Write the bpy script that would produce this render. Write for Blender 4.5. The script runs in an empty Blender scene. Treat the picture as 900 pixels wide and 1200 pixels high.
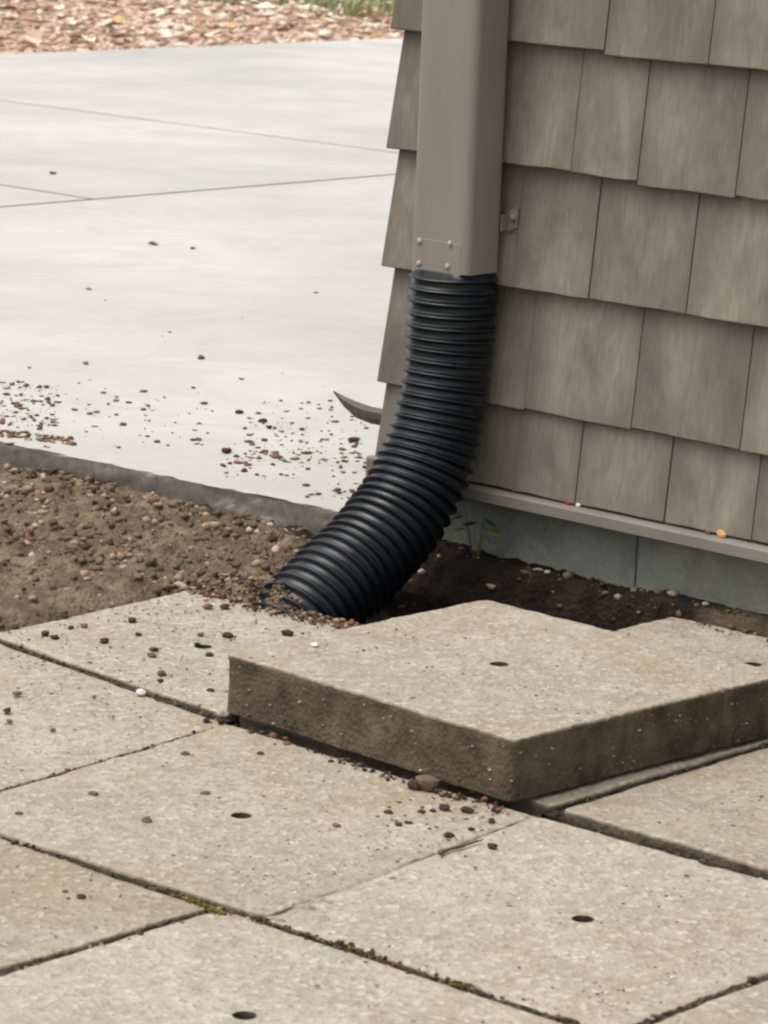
import bpy, bmesh, math, random
import numpy as np
from mathutils import Vector, Matrix, noise

random.seed(7)
rng = np.random.default_rng(7)
scene = bpy.context.scene
C = scene.collection

# ------------------------------------------------------------------ camera
CAM = Vector((3.5182, -3.9429, 1.1597))
RIGHT = Vector((0.73779, 0.67397, 0.03783))
UP = Vector((-0.16484, 0.12554, 0.97830))
FWD = Vector((-0.65459, 0.72802, -0.20372))
FPX = 4102.3                      # focal length in pixels of the 900 x 1200 photograph
cam_data = bpy.data.cameras.new('camera')
cam_data.sensor_fit = 'VERTICAL'
cam_data.sensor_height = 24.0
cam_data.lens = FPX / 1200 * 24.0
cam_data.clip_start = 0.05
cam_data.clip_end = 2000
cam_data.dof.use_dof = True
cam_data.dof.focus_distance = 5.2
cam_data.dof.aperture_fstop = 13
cam = bpy.data.objects.new('camera', cam_data)
m = Matrix.Identity(4)
for i in range(3):
    m[i][0], m[i][1], m[i][2], m[i][3] = RIGHT[i], UP[i], -FWD[i], CAM[i]
cam.matrix_world = m
C.objects.link(cam)
scene.camera = cam

# ------------------------------------------------------------------ world, sun, exposure
SUN_ELEV, SUN_AZ = math.radians(68), math.radians(215)      # azimuth clockwise from +y
world = bpy.data.worlds.new('World')
scene.world = world
world.use_nodes = True
wn = world.node_tree
wn.nodes.clear()
sky = wn.nodes.new('ShaderNodeTexSky')
sky.sky_type = 'NISHITA'
sky.sun_disc = False
sky.sun_elevation = SUN_ELEV
sky.sun_rotation = SUN_AZ
sky.air_density = 1.0
sky.dust_density = 4.0
sky.ozone_density = 1.0
hs = wn.nodes.new('ShaderNodeHueSaturation')
hs.inputs['Saturation'].default_value = 0.26
bg = wn.nodes.new('ShaderNodeBackground')
bg.inputs['Strength'].default_value = 0.13
wo = wn.nodes.new('ShaderNodeOutputWorld')
wn.links.new(sky.outputs[0], hs.inputs['Color'])
wn.links.new(hs.outputs[0], bg.inputs['Color'])
wn.links.new(bg.outputs[0], wo.inputs['Surface'])
sun_d = bpy.data.lights.new('sun', 'SUN')
sun_d.energy = 1.3
sun_d.angle = math.radians(60)
sun_d.color = (1.0, 0.92, 0.80)
sun = bpy.data.objects.new('sun', sun_d)
sd = Vector((math.sin(SUN_AZ) * math.cos(SUN_ELEV), math.cos(SUN_AZ) * math.cos(SUN_ELEV), math.sin(SUN_ELEV)))
sun.rotation_euler = sd.to_track_quat('Z', 'Y').to_euler()
sun.location = (-3, -4, 6)
C.objects.link(sun)
vs = scene.view_settings
vs.view_transform = 'Standard'
vs.look = 'None'
vs.gamma = 1.0
vs.use_curve_mapping = False
vs.exposure = 0.79
scene.cycles.filter_width = 2.3


def at_z(px, py, z=0.0):
    """point where the ray through a photo pixel meets the level z"""
    d = FWD + RIGHT * ((px - 450) / FPX) - UP * ((py - 600) / FPX)
    return CAM + d * ((z - CAM.z) / d.z)


# ------------------------------------------------------------------ helpers
def tag(o, label=None, cat=None, group=None, kind=None):
    for k, v in (('label', label), ('category', cat), ('group', group), ('kind', kind)):
        if v:
            o[k] = v
    return o


def empty(name, loc=(0, 0, 0)):
    o = bpy.data.objects.new(name, None)
    o.location = loc
    o.empty_display_size = 0.1
    C.objects.link(o)
    return o


def mesh_obj(name, verts, faces, mat, parent=None, smooth=False, loc=(0, 0, 0), mat_idx=None):
    me = bpy.data.meshes.new(name)
    me.from_pydata([tuple(v) for v in verts], [], [tuple(f) for f in faces])
    for mm in (mat if isinstance(mat, (list, tuple)) else [mat]):
        me.materials.append(mm)
    if mat_idx is not None:
        me.polygons.foreach_set('material_index', np.asarray(mat_idx, dtype=np.int32))
    if smooth:
        me.polygons.foreach_set('use_smooth', np.ones(len(me.polygons), dtype=bool))
    me.update()
    o = bpy.data.objects.new(name, me)
    o.location = loc
    C.objects.link(o)
    if parent:
        o.parent = parent
    return o


def bm_obj(name, bm, mat, parent=None, smooth=False, loc=(0, 0, 0)):
    bmesh.ops.recalc_face_normals(bm, faces=bm.faces)
    me = bpy.data.meshes.new(name)
    bm.to_mesh(me)
    bm.free()
    for mm in (mat if isinstance(mat, (list, tuple)) else [mat]):
        me.materials.append(mm)
    if smooth:
        me.polygons.foreach_set('use_smooth', np.ones(len(me.polygons), dtype=bool))
    o = bpy.data.objects.new(name, me)
    o.location = loc
    C.objects.link(o)
    if parent:
        o.parent = parent
    return o


def bm_box(bm, x0, x1, y0, y1, z0, z1, bevel=0.0, seg=2):
    r = bmesh.ops.create_cube(bm, size=1.0)
    for v in r['verts']:
        v.co = Vector(((x0 + x1) / 2 + v.co.x * (x1 - x0), (y0 + y1) / 2 + v.co.y * (y1 - y0), (z0 + z1) / 2 + v.co.z * (z1 - z0)))
    if bevel:
        es = list({e for v in r['verts'] for e in v.link_edges})
        bmesh.ops.bevel(bm, geom=es, offset=bevel, segments=seg, affect='EDGES', profile=0.5)


def fbm(x, y, z=0.0, s=1.0, o=4):
    return noise.fractal(Vector((x * s, y * s, z * s)), 1.0, 2.0, o)


def sstep(a, b, x):
    t = min(1, max(0, (x - a) / (b - a)))
    return t * t * (3 - 2 * t)


# ------------------------------------------------------------------ materials
class NT:
    def __init__(self, name):
        self.mat = bpy.data.materials.new(name)
        self.mat.use_nodes = True
        self.t = self.mat.node_tree
        self.t.nodes.clear()
        self.out = self.n('ShaderNodeOutputMaterial')
        self.b = self.n('ShaderNodeBsdfPrincipled')
        self.l(self.b.outputs[0], self.out.inputs[0])
        self.tc = self.n('ShaderNodeTexCoord')

    def n(self, t, **kw):
        nd = self.t.nodes.new(t)
        for k, v in kw.items():
            setattr(nd, k, v)
        return nd

    def l(self, a, b):
        self.t.links.new(a, b)

    def val(self, sock, v):
        if hasattr(v, 'is_output') or isinstance(v, bpy.types.NodeSocket):
            self.l(v, sock)
        else:
            sock.default_value = v

    def mapping(self, scale=(1, 1, 1), src=None, offset=None):
        mp = self.n('ShaderNodeMapping')
        mp.inputs['Scale'].default_value = scale
        self.l(src or self.tc.outputs['Object'], mp.inputs['Vector'])
        if offset is not None:
            self.l(offset, mp.inputs['Location'])
        return mp.outputs[0]

    def noise(self, scale, detail=4, rough=0.6, vec=None, dist=0.0):
        nd = self.n('ShaderNodeTexNoise')
        nd.inputs['Scale'].default_value = scale
        nd.inputs['Detail'].default_value = detail
        nd.inputs['Roughness'].default_value = rough
        nd.inputs['Distortion'].default_value = dist
        self.l(vec or self.tc.outputs['Object'], nd.inputs['Vector'])
        return nd.outputs['Fac']

    def voronoi(self, scale, vec=None, out='Color', feature='F1'):
        nd = self.n('ShaderNodeTexVoronoi', feature=feature)
        nd.inputs['Scale'].default_value = scale
        self.l(vec or self.tc.outputs['Object'], nd.inputs['Vector'])
        return nd.outputs[out]

    def ramp(self, fac, stops, interp='LINEAR'):
        r = self.n('ShaderNodeValToRGB')
        r.color_ramp.interpolation = interp
        el = r.color_ramp.elements
        while len(el) < len(stops):
            el.new(0.5)
        for e, (p, c) in zip(el, stops):
            e.position = p
            e.color = (*c, 1) if len(c) == 3 else c
        self.l(fac, r.inputs[0])
        return r.outputs[0]

    def mr(self, v, a, b, c=0.0, d=1.0):
        r = self.n('ShaderNodeMapRange')
        self.l(v, r.inputs[0])
        for i, x in enumerate((a, b, c, d)):
            r.inputs[i + 1].default_value = x
        return r.outputs[0]

    def math(self, op, a, b=0.0):
        r = self.n('ShaderNodeMath', operation=op)
        self.val(r.inputs[0], a)
        self.val(r.inputs[1], b)
        return r.outputs[0]

    def mix(self, fac, a, b, mode='MIX'):
        r = self.n('ShaderNodeMix', data_type='RGBA', blend_type=mode)
        self.val(r.inputs[0], fac)
        for i, v in ((6, a), (7, b)):
            if isinstance(v, tuple):
                r.inputs[i].default_value = (*v, 1) if len(v) == 3 else v
            else:
                self.l(v, r.inputs[i])
        return r.outputs[2]

    def bump(self, h, strength=0.4, dist=0.002, normal=None):
        r = self.n('ShaderNodeBump')
        r.inputs['Strength'].default_value = strength
        r.inputs['Distance'].default_value = dist
        self.l(h, r.inputs['Height'])
        if normal:
            self.l(normal, r.inputs['Normal'])
        return r.outputs[0]

    def done(self, color=None, rough=0.8, normal=None, spec=0.3):
        if color is not None:
            self.val(self.b.inputs['Base Color'], (*color, 1) if isinstance(color, tuple) and len(color) == 3 else color)
        self.val(self.b.inputs['Roughness'], rough)
        self.b.inputs['Specular IOR Level'].default_value = spec
        if normal:
            self.l(normal, self.b.inputs['Normal'])
        return self.mat


def plain(name, col, rough=0.8, spec=0.3, var=0.25, scale=40, bump=0.0):
    t = NT(name)
    f = t.noise(scale, 4, 0.6)
    c = t.mix(t.mr(f, 0.3, 0.7), tuple(x * (1 - var) for x in col), tuple(min(1, x * (1 + var)) for x in col))
    return t.done(c, rough, t.bump(t.noise(scale * 4), bump, 0.002) if bump else None, spec)


def concrete_slab(name, soil_sides=False):
    t = NT(name)
    big = t.noise(2.3, 5, 0.6)
    mid = t.noise(14, 5, 0.65)
    base = t.mix(t.mr(big, 0.35, 0.65), (0.325, 0.292, 0.228), (0.430, 0.392, 0.318))
    base = t.mix(t.mr(mid, 0.40, 0.70, 0, 0.55), base, (0.25, 0.222, 0.175))
    base = t.mix(t.mr(t.noise(38, 4, 0.6), 0.50, 0.72, 0, 0.5), base, (0.46, 0.425, 0.355))
    # brown weather stains with ragged outline
    st = t.mr(t.noise(2.6, 6, 0.7, dist=0.6), 0.50, 0.64, 0, 0.62)
    base = t.mix(st, base, (0.31, 0.232, 0.145))
    st2 = t.mr(t.noise(4.7, 6, 0.72, t.mapping((1, 1, 1), src=t.tc.outputs['Generated']), 0.9), 0.52, 0.70, 0, 0.55)
    base = t.mix(st2, base, (0.225, 0.208, 0.175))
    # exposed aggregate
    vc = t.voronoi(150)
    sep = t.n('ShaderNodeSeparateColor')
    t.l(vc, sep.inputs[0])
    base = t.mix(t.mr(sep.outputs[0], 0.80, 0.92, 0, 0.45), base, (0.19, 0.155, 0.12))
    base = t.mix(t.mr(sep.outputs[1], 0.86, 0.94, 0, 0.55), base, (0.55, 0.52, 0.46))
    base = t.mix(t.mr(sep.outputs[2], 0.88, 0.95, 0, 0.5), base, (0.36, 0.25, 0.20))
    vb = t.voronoi(85)
    sb = t.n('ShaderNodeSeparateColor')
    t.l(vb, sb.inputs[0])
    base = t.mix(t.mr(sb.outputs[0], 0.72, 0.98, 0, 0.36), base, (0.50, 0.46, 0.39))
    base = t.mix(t.mr(sb.outputs[1], 0.75, 1.0, 0, 0.36), base, (0.24, 0.20, 0.15))
    fine = t.noise(420, 3, 0.7)
    base = t.mix(t.mr(fine, 0.3, 0.75, 0, 0.35), base, (0.22, 0.20, 0.17))
    base = t.mix(t.mr(t.noise(95, 2, 0.5), 0.66, 0.76, 0, 0.45), base, (0.16, 0.135, 0.11))
    oi_ = t.n('ShaderNodeObjectInfo')
    hv_ = t.n('ShaderNodeHueSaturation')
    t.l(t.mr(oi_.outputs['Random'], 0, 1, 0.90, 1.07), hv_.inputs['Value'])
    t.l(t.mr(oi_.outputs['Random'], 0, 1, 1.15, 0.9), hv_.inputs['Saturation'])
    t.l(base, hv_.inputs['Color'])
    base = hv_.outputs[0]
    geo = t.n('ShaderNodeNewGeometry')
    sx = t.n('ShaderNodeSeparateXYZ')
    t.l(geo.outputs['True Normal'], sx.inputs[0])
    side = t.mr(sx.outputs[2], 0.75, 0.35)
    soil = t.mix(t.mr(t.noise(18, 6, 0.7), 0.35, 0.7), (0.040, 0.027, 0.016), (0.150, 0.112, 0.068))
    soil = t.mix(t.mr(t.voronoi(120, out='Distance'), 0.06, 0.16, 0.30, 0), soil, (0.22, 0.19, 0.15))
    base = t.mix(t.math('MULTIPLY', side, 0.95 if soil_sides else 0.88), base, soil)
    h = t.math('ADD', t.math('MULTIPLY', t.voronoi(150, out='Distance'), 0.8), t.noise(260, 4, 0.7))
    return t.done(base, t.mr(mid, 0.3, 0.7, 0.78, 0.95), t.bump(h, 0.8, 0.003), 0.25)


M = {}
M['slab'] = concrete_slab('weathered_slab_concrete')
M['slab_loose'] = concrete_slab('lifted_slab_concrete', True)

t = NT('driveway_concrete')
c = t.mix(t.mr(t.noise(0.9, 6, 0.6), 0.35, 0.68), (0.350, 0.347, 0.330), (0.485, 0.476, 0.446))
c = t.mix(t.mr(t.noise(3.5, 6, 0.7, dist=0.8), 0.48, 0.75, 0, 0.55), c, (0.32, 0.312, 0.290))
c = t.mix(t.mr(t.noise(11, 6, 0.75, dist=0.5), 0.52, 0.78, 0, 0.4), c, (0.35, 0.32, 0.275))
c = t.mix(t.mr(t.noise(150, 3, 0.7), 0.45, 0.8, 0, 0.35), c, (0.40, 0.37, 0.33))
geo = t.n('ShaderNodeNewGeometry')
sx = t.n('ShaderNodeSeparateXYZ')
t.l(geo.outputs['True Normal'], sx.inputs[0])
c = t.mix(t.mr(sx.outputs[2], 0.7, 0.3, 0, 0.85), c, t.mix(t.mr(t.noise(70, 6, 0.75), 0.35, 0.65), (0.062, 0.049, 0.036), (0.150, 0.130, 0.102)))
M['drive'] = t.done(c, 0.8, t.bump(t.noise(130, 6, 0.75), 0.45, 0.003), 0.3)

t = NT('loose_soil')
a = t.n('ShaderNodeAttribute', attribute_name='damp_shade')
f = t.noise(22, 6, 0.7)
c = t.mix(t.mr(f, 0.32, 0.68), (0.118, 0.085, 0.058), (0.270, 0.202, 0.140))
c = t.mix(t.mr(t.noise(5.5, 4, 0.6), 0.48, 0.64, 0, 0.7), c, (0.37, 0.285, 0.19))
c = t.mix(t.mr(t.voronoi(90, out='Distance'), 0.1, 0.3, 0.4, 0), c, (0.30, 0.25, 0.2))
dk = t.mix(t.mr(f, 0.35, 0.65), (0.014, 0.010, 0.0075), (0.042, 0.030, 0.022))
c = t.mix(a.outputs['Fac'], c, dk)  # dark tone holds moist dug soil and painted shade
h = t.math('ADD', t.noise(120, 6, 0.75), t.math('MULTIPLY', t.voronoi(140, out='Distance'), 0.6))
M['soil'] = t.done(c, 0.95, t.bump(h, 1.0, 0.009), 0.15)

t = NT('damp_bedding')
c = t.mix(t.mr(t.noise(40, 5, 0.7), 0.35, 0.65), (0.022, 0.018, 0.013), (0.07, 0.055, 0.04))
M['bed'] = t.done(c, 0.95, t.bump(t.noise(150, 5, 0.7), 0.6, 0.004), 0.1)

t = NT('weathered_shingle')
oi = t.n('ShaderNodeObjectInfo')
off = t.n('ShaderNodeCombineXYZ')
t.l(t.math('MULTIPLY', oi.outputs['Random'], 37.0), off.inputs[0])
t.l(t.math('MULTIPLY', oi.outputs['Random'], 91.0), off.inputs[2])
v1 = t.mapping((1, 1, 0.55), offset=off.outputs[0])
v2 = t.mapping((1, 1, 0.06), offset=off.outputs[0])
c = t.mix(t.mr(t.noise(13, 5, 0.6, v1, 0.4), 0.34, 0.66), (0.140, 0.120, 0.098), (0.262, 0.230, 0.186))
c = t.mix(t.mr(t.noise(40, 5, 0.65, v1), 0.45, 0.75, 0, 0.40), c, (0.118, 0.102, 0.086))
c = t.mix(t.mr(t.noise(190, 4, 0.65, v2), 0.42, 0.72, 0, 0.50), c, (0.125, 0.108, 0.090))
c = t.mix(t.mr(t.noise(330, 3, 0.65, v2), 0.52, 0.75, 0, 0.35), c, (0.29, 0.26, 0.22))
# grimy weathering running along both long edges of every shingle
sg = t.n('ShaderNodeSeparateXYZ')
t.l(t.tc.outputs['Generated'], sg.inputs[0])
ed = t.math('ABSOLUTE', t.math('SUBTRACT', sg.outputs[0], 0.5))
ed = t.math('ADD', ed, t.math('MULTIPLY', t.math('SUBTRACT', t.noise(16, 4, 0.6, v1), 0.5), 0.45))
c = t.mix(t.mr(ed, 0.27, 0.50, 0, 0.55), c, (0.118, 0.101, 0.083))
hv = t.n('ShaderNodeHueSaturation')
t.l(t.mr(oi.outputs['Random'], 0, 1, 0.90, 1.08), hv.inputs['Value'])
t.l(c, hv.inputs['Color'])
h = t.math('ADD', t.noise(160, 4, 0.6, v2), t.math('MULTIPLY', t.noise(300, 3, 0.6), 0.3))
M['shingle'] = t.done(hv.outputs[0], 0.72, t.bump(h, 0.35, 0.0018), 0.3)

t = NT('painted_trim')
c = t.mix(t.mr(t.noise(9, 5, 0.6), 0.3, 0.7), (0.180, 0.155, 0.134), (0.222, 0.192, 0.168))
M['trim'] = t.done(c, 0.6, t.bump(t.noise(90, 3, 0.6), 0.08, 0.002), 0.3)

t = NT('painted_aluminium')
vv = t.mapping((1, 1, 0.12))
c = t.mix(t.mr(t.noise(16, 5, 0.6, vv), 0.3, 0.7), (0.215, 0.183, 0.158), (0.262, 0.225, 0.196))
c = t.mix(t.mr(t.noise(60, 5, 0.75), 0.60, 0.72, 0, 0.4), c, (0.20, 0.17, 0.14))
M['spout'] = t.done(c, 0.48, t.bump(t.noise(12, 3, 0.5), 0.12, 0.004), 0.4)
M['screw'] = plain('dull_screw_steel', (0.34, 0.31, 0.28), 0.45, 0.5, 0.2, 80)
M['bracket'] = plain('weathered_strap', (0.20, 0.165, 0.13), 0.7, 0.3, 0.4, 60)

t = NT('black_polyethylene')
f = t.noise(28, 5, 0.7)
c = t.mix(t.mr(f, 0.52, 0.80, 0, 0.75), (0.0045, 0.0070, 0.0105), (0.028, 0.029, 0.030))
c = t.mix(t.mr(t.noise(9, 6, 0.75, dist=0.7), 0.60, 0.75, 0, 0.5), c, (0.050, 0.043, 0.034))
M['pipe'] = t.done(c, t.mr(t.noise(50, 4, 0.6), 0.3, 0.7, 0.26, 0.42), t.bump(t.noise(70, 3, 0.6), 0.1, 0.002), 0.45)

t = NT('foundation_paint')
c = t.mix(t.mr(t.noise(6, 6, 0.65), 0.33, 0.67), (0.170, 0.176, 0.155), (0.265, 0.268, 0.236))
c = t.mix(t.mr(t.noise(15, 6, 0.75, dist=0.8), 0.48, 0.70, 0, 0.7), c, (0.13, 0.115, 0.088))
c = t.mix(t.mr(t.noise(240, 3, 0.7), 0.45, 0.75, 0, 0.5), c, (0.12, 0.115, 0.10))
M['found'] = t.done(c, 0.85, t.bump(t.noise(120, 5, 0.7), 0.4, 0.003), 0.2)

for nm, col in (('crumb_dark', (0.055, 0.036, 0.025)), ('crumb_brown', (0.125, 0.088, 0.060)), ('crumb_red', (0.19, 0.095, 0.062)),
                ('crumb_tan', (0.30, 0.225, 0.155)), ('crumb_pale', (0.38, 0.33, 0.27))):
    M[nm] = plain(nm, col, 0.92, 0.15, 0.3, 120, 0.5)
CRUMBS = [M[k] for k in ('crumb_dark', 'crumb_brown', 'crumb_red', 'crumb_tan', 'crumb_pale')]
GRAV = []
for i, col in enumerate(((0.55, 0.40, 0.31), (0.47, 0.32, 0.235), (0.62, 0.52, 0.43), (0.33, 0.20, 0.13), (0.68, 0.62, 0.51), (0.16, 0.12, 0.085))):
    GRAV.append(plain('bed_stone_%s' % 'abcdef'[i], col, 0.9, 0.2, 0.2, 30))
M['gravel_base'] = plain('gravel_fines', (0.42, 0.30, 0.225), 0.95, 0.1, 0.35, 25, 0.5)
M['grass'] = plain('grass_blades', (0.26, 0.29, 0.13), 0.7, 0.3, 0.35, 3)
M['lawn'] = plain('lawn_ground', (0.10, 0.12, 0.05), 0.95, 0.1, 0.4, 2)
M['moss'] = plain('joint_moss', (0.115, 0.105, 0.022), 0.95, 0.1, 0.45, 140, 0.6)
M['weed'] = plain('weed_leaf', (0.075, 0.115, 0.035), 0.6, 0.3, 0.3, 60)
M['leaf_yellow'] = plain('dry_leaf_yellow', (0.50, 0.33, 0.11), 0.7, 0.3, 0.25, 90)
M['leaf_red'] = plain('dry_leaf_red', (0.22, 0.040, 0.028), 0.7, 0.3, 0.3, 90)
M['leaf_white'] = plain('bleached_chip', (0.62, 0.60, 0.54), 0.8, 0.2, 0.15, 90)
M['leaf_brown'] = plain('dry_leaf_brown', (0.13, 0.075, 0.040), 0.8, 0.2, 0.35, 90)
M['sand'] = plain('joint_sand', (0.27, 0.24, 0.195), 0.95, 0.1, 0.4, 200, 0.6)
M['twig'] = plain('dry_twig', (0.12, 0.085, 0.055), 0.9, 0.1, 0.35, 120)
M['strap'] = plain('dark_bent_metal', (0.070, 0.062, 0.056), 0.55, 0.4, 0.35, 50)

# ------------------------------------------------------------------ ground sheet
S = 400
o = mesh_obj('ground', [(-S, -S, -0.16), (S, -S, -0.16), (S, S, -0.16), (-S, S, -0.16)], [(0, 1, 2, 3)], M['lawn'])
tag(o, kind='structure')

# ------------------------------------------------------------------ driveway
DRIVE_Z = 0.029


def edge_y(x):                     # front edge of the driveway, not quite parallel to the wall
    return 0.062 + 0.055 * max(x, -2.6) if x > -3 else 0.062 - 0.143


xs = np.linspace(-7.2, -0.03, 60)
base = empty('driveway')
bmv, bmf = [], []
drive = mesh_obj('driveway', [(-7.2, -0.07, -0.14), (-0.03, 0.07, -0.14), (-0.03, 14, -0.14), (-7.2, 14, -0.14),
                              (-7.2, -0.07, 0.012), (-0.03, 0.07, 0.012), (-0.03, 14, 0.012), (-7.2, 14, 0.012)],
                 [(4, 5, 6, 7), (0, 1, 5, 4), (1, 2, 6, 5), (2, 3, 7, 6), (3, 0, 4, 7)], M['bed'])
bpy.data.objects.remove(base)
tag(drive, kind='structure')


def panel(x0, x1, y0, y1, front=False):
    """concrete panel with worn, slightly wandering edges"""
    g = 0.0085
    x0, x1 = x0 + g, x1 - g
    per = []
    N = 260 if front else 90
    def ya(x):
        return (edge_y(x) - 0.006 if front else y0 + g)
    for i in range(N):
        x = x0 + (x1 - x0) * i / N
        per.append((x, ya(x) + (0.0035 if front else 0.0015) * fbm(x, y0, 0, 9, 6)))
    for i in range(N):
        y = ya(x1) + (y1 - g - ya(x1)) * i / N
        per.append((x1 + 0.0015 * fbm(x1, y, 0, 9), y))
    for i in range(N):
        x = x1 + (x0 - x1) * i / N
        per.append((x, y1 - g + 0.0015 * fbm(x, y1, 0, 9)))
    for i in range(N):
        y = y1 - g + (ya(x0) - y1 + g) * i / N
        per.append((x0 + 0.0015 * fbm(x0, y, 0, 9), y))
    n = len(per)
    cx = sum(p[0] for p in per) / n
    cy = sum(p[1] for p in per) / n
    V, F = [], []
    rings = [(0.0, -0.13)] + [(0.0, DRIVE_Z - q) for q in ((0.052, 0.042, 0.033, 0.024, 0.016, 0.009, 0.004) if front else ())] + [(0.0, DRIVE_Z - 0.0015), (0.001, DRIVE_Z - 0.0003), (0.004, DRIVE_Z)]
    for ins, z in rings:
        for (x, y) in per:
            d = math.hypot(x - cx, y - cy)
            dx = -ins if x > cx else ins
            if front and abs(y - ya(x)) < .02 and z < DRIVE_Z - 0.001:
                y = y + 0.005 * fbm(x, z * 2.5, 3.3, 12, 5) + 0.002 * fbm(x, z, 1.3, 60, 3) - 0.10 * (DRIVE_Z - z) * (0.5 + fbm(x, 0, 8, 4)) * (z > -0.1)
            V.append((x + (dx if abs(x - x0) < .02 or abs(x - x1) < .02 else 0), y + (ins if abs(y - ya(x)) < .02 else (-ins if abs(y - y1) < .02 else 0)), z))
    for r in range(len(rings) - 1):
        for i in range(n):
            j = (i + 1) % n
            F.append((r * n + i, r * n + j, (r + 1) * n + j, (r + 1) * n + i))
    F.append(tuple(range((len(rings) - 1) * n, len(rings) * n)))
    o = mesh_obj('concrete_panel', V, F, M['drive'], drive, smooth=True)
    o.data.set_sharp_from_angle(angle=math.radians(40))
    return o


panel(-3.4, -0.02, 0.06, 4.21, True)
panel(-3.4, -0.02, 4.21, 7.6)
panel(-3.4, -0.02, 7.6, 11.0)
panel(-7.2, -3.4, -0.08, 2.53, True)
panel(-7.2, -3.4, 2.53, 4.21)
panel(-7.2, -3.4, 4.21, 7.6)
panel(-7.2, -3.4, 7.6, 11.0)

# ------------------------------------------------------------------ scattering helper
ICO_V, ICO_F = None, None
_b = bmesh.new()
bmesh.ops.create_icosphere(_b, subdivisions=1, radius=1.0)
_b.verts.ensure_lookup_table()
ICO_V = np.array([v.co[:] for v in _b.verts])
ICO_F = np.array([[v.index for v in f.verts] for f in _b.faces])
_b.free()


def scatter(name, pts, sizes, mats, weights, kind_parent=None, flat=(0.45, 0.9), seed=1, sink=0.3):
    r = np.random.default_rng(seed)
    n = len(pts)
    nv, nf = len(ICO_V), len(ICO_F)
    V = np.zeros((n, nv, 3))
    sc = np.stack([r.uniform(0.7, 1.3, n), r.uniform(0.6, 1.1, n), r.uniform(*flat, n)], 1) * np.asarray(sizes)[:, None]
    ang = r.uniform(0, 2 * np.pi, n)
    jit = r.uniform(0.55, 1.25, (n, nv, 1))
    L = ICO_V[None] * jit * sc[:, None, :]
    ca, sa = np.cos(ang)[:, None], np.sin(ang)[:, None]
    V[..., 0] = L[..., 0] * ca - L[..., 1] * sa
    V[..., 1] = L[..., 0] * sa + L[..., 1] * ca
    V[..., 2] = L[..., 2] + (sc[:, 2] * (1 - sink))[:, None]
    V += np.asarray(pts)[:, None, :]
    F = (ICO_F[None] + (np.arange(n) * nv)[:, None, None]).reshape(-1, 3)
    mi = np.repeat(r.choice(len(mats), n, p=np.array(weights) / sum(weights)), nf)
    me = bpy.data.meshes.new(name)
    me.vertices.add(n * nv)
    me.vertices.foreach_set('co', V.reshape(-1))
    me.loops.add(len(F) * 3)
    me.loops.foreach_set('vertex_index', F.reshape(-1).astype(np.int32))
    me.polygons.add(len(F))
    me.polygons.foreach_set('loop_start', (np.arange(len(F)) * 3).astype(np.int32))
    me.polygons.foreach_set('loop_total', np.full(len(F), 3, dtype=np.int32))
    for mm in mats:
        me.materials.append(mm)
    me.polygons.foreach_set('material_index', mi.astype(np.int32))
    me.update(calc_edges=True)
    o = bpy.data.objects.new(name, me)
    C.objects.link(o)
    o['kind'] = 'stuff'
    if kind_parent:
        o.parent = kind_parent
    return o


# ------------------------------------------------------------------ gravel bed beyond the driveway
nx, ny = 60, 90
V, F = [], []
for j in range(ny + 1):
    for i in range(nx + 1):
        x = -7.2 - 8 * (i / nx) ** 1.2
        y = 1.0 + 14 * j / ny
        z = -0.005 + 0.05 * fbm(x, y, 3, 0.7) * sstep(0, 0.8, -7.2 - x) + 0.10 * sstep(0.2, 5, -7.2 - x)
        V.append((x, y, z))
for j in range(ny):
    for i in range(nx):
        a = j * (nx + 1) + i
        F.append((a, a + nx + 1, a + nx + 2, a + 1))
gb = mesh_obj('gravel_bed', V, F, M['gravel_base'], smooth=True)
tag(gb, kind='structure')


def gb_z(x, y):
    return -0.005 + 0.05 * fbm(x, y, 3, 0.7) * sstep(0, 0.8, -7.2 - x) + 0.10 * sstep(0.2, 5, -7.2 - x)


pts, sz = [], []
for i in range(15000):
    x = -7.19 - 4.6 * rng.random() ** 1.1
    y = rng.uniform(3.6, 11.5)
    pts.append((x, y, gb_z(x, y)))
    sz.append(0.010 + 0.022 * rng.random() ** 2)
o = scatter('bed_gravel', pts, sz, GRAV, (42, 24, 22, 5, 9, 1.5), None, (0.3, 0.7), 3)
tag(o, 'pinkish tan gravel and leaf litter filling the bed beyond the driveway', 'gravel')
# leaf litter and bark lying on the gravel
V, F, MI = [], [], []
for i in range(900):
    x = -7.25 - 4.3 * rng.random()
    y = rng.uniform(4.5, 11)
    z = gb_z(x, y) + 0.03
    a = rng.uniform(0, 6.28)
    L, Wd = rng.uniform(0.03, 0.07), rng.uniform(0.018, 0.035)
    ca, sa = math.cos(a), math.sin(a)
    ti = rng.uniform(-0.5, 0.5)
    k = len(V)
    for (u, w, hh) in ((-L, 0, 0), (0, -Wd, 0.012), (L, 0, 0.004), (0, Wd, 0.012)):
        V.append((x + u * ca - w * sa, y + u * sa + w * ca, z + hh + ti * w))
    F.append((k, k + 1, k + 2, k + 3))
    MI.append(int(rng.choice(4, p=(.45, .33, .15, .07))))
o = mesh_obj('leaf_litter', V, F, [GRAV[4], GRAV[2], GRAV[3], M['leaf_yellow']], mat_idx=MI)
tag(o, 'dry fallen leaves strewn over the gravel bed', 'leaves', kind='stuff')
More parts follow.
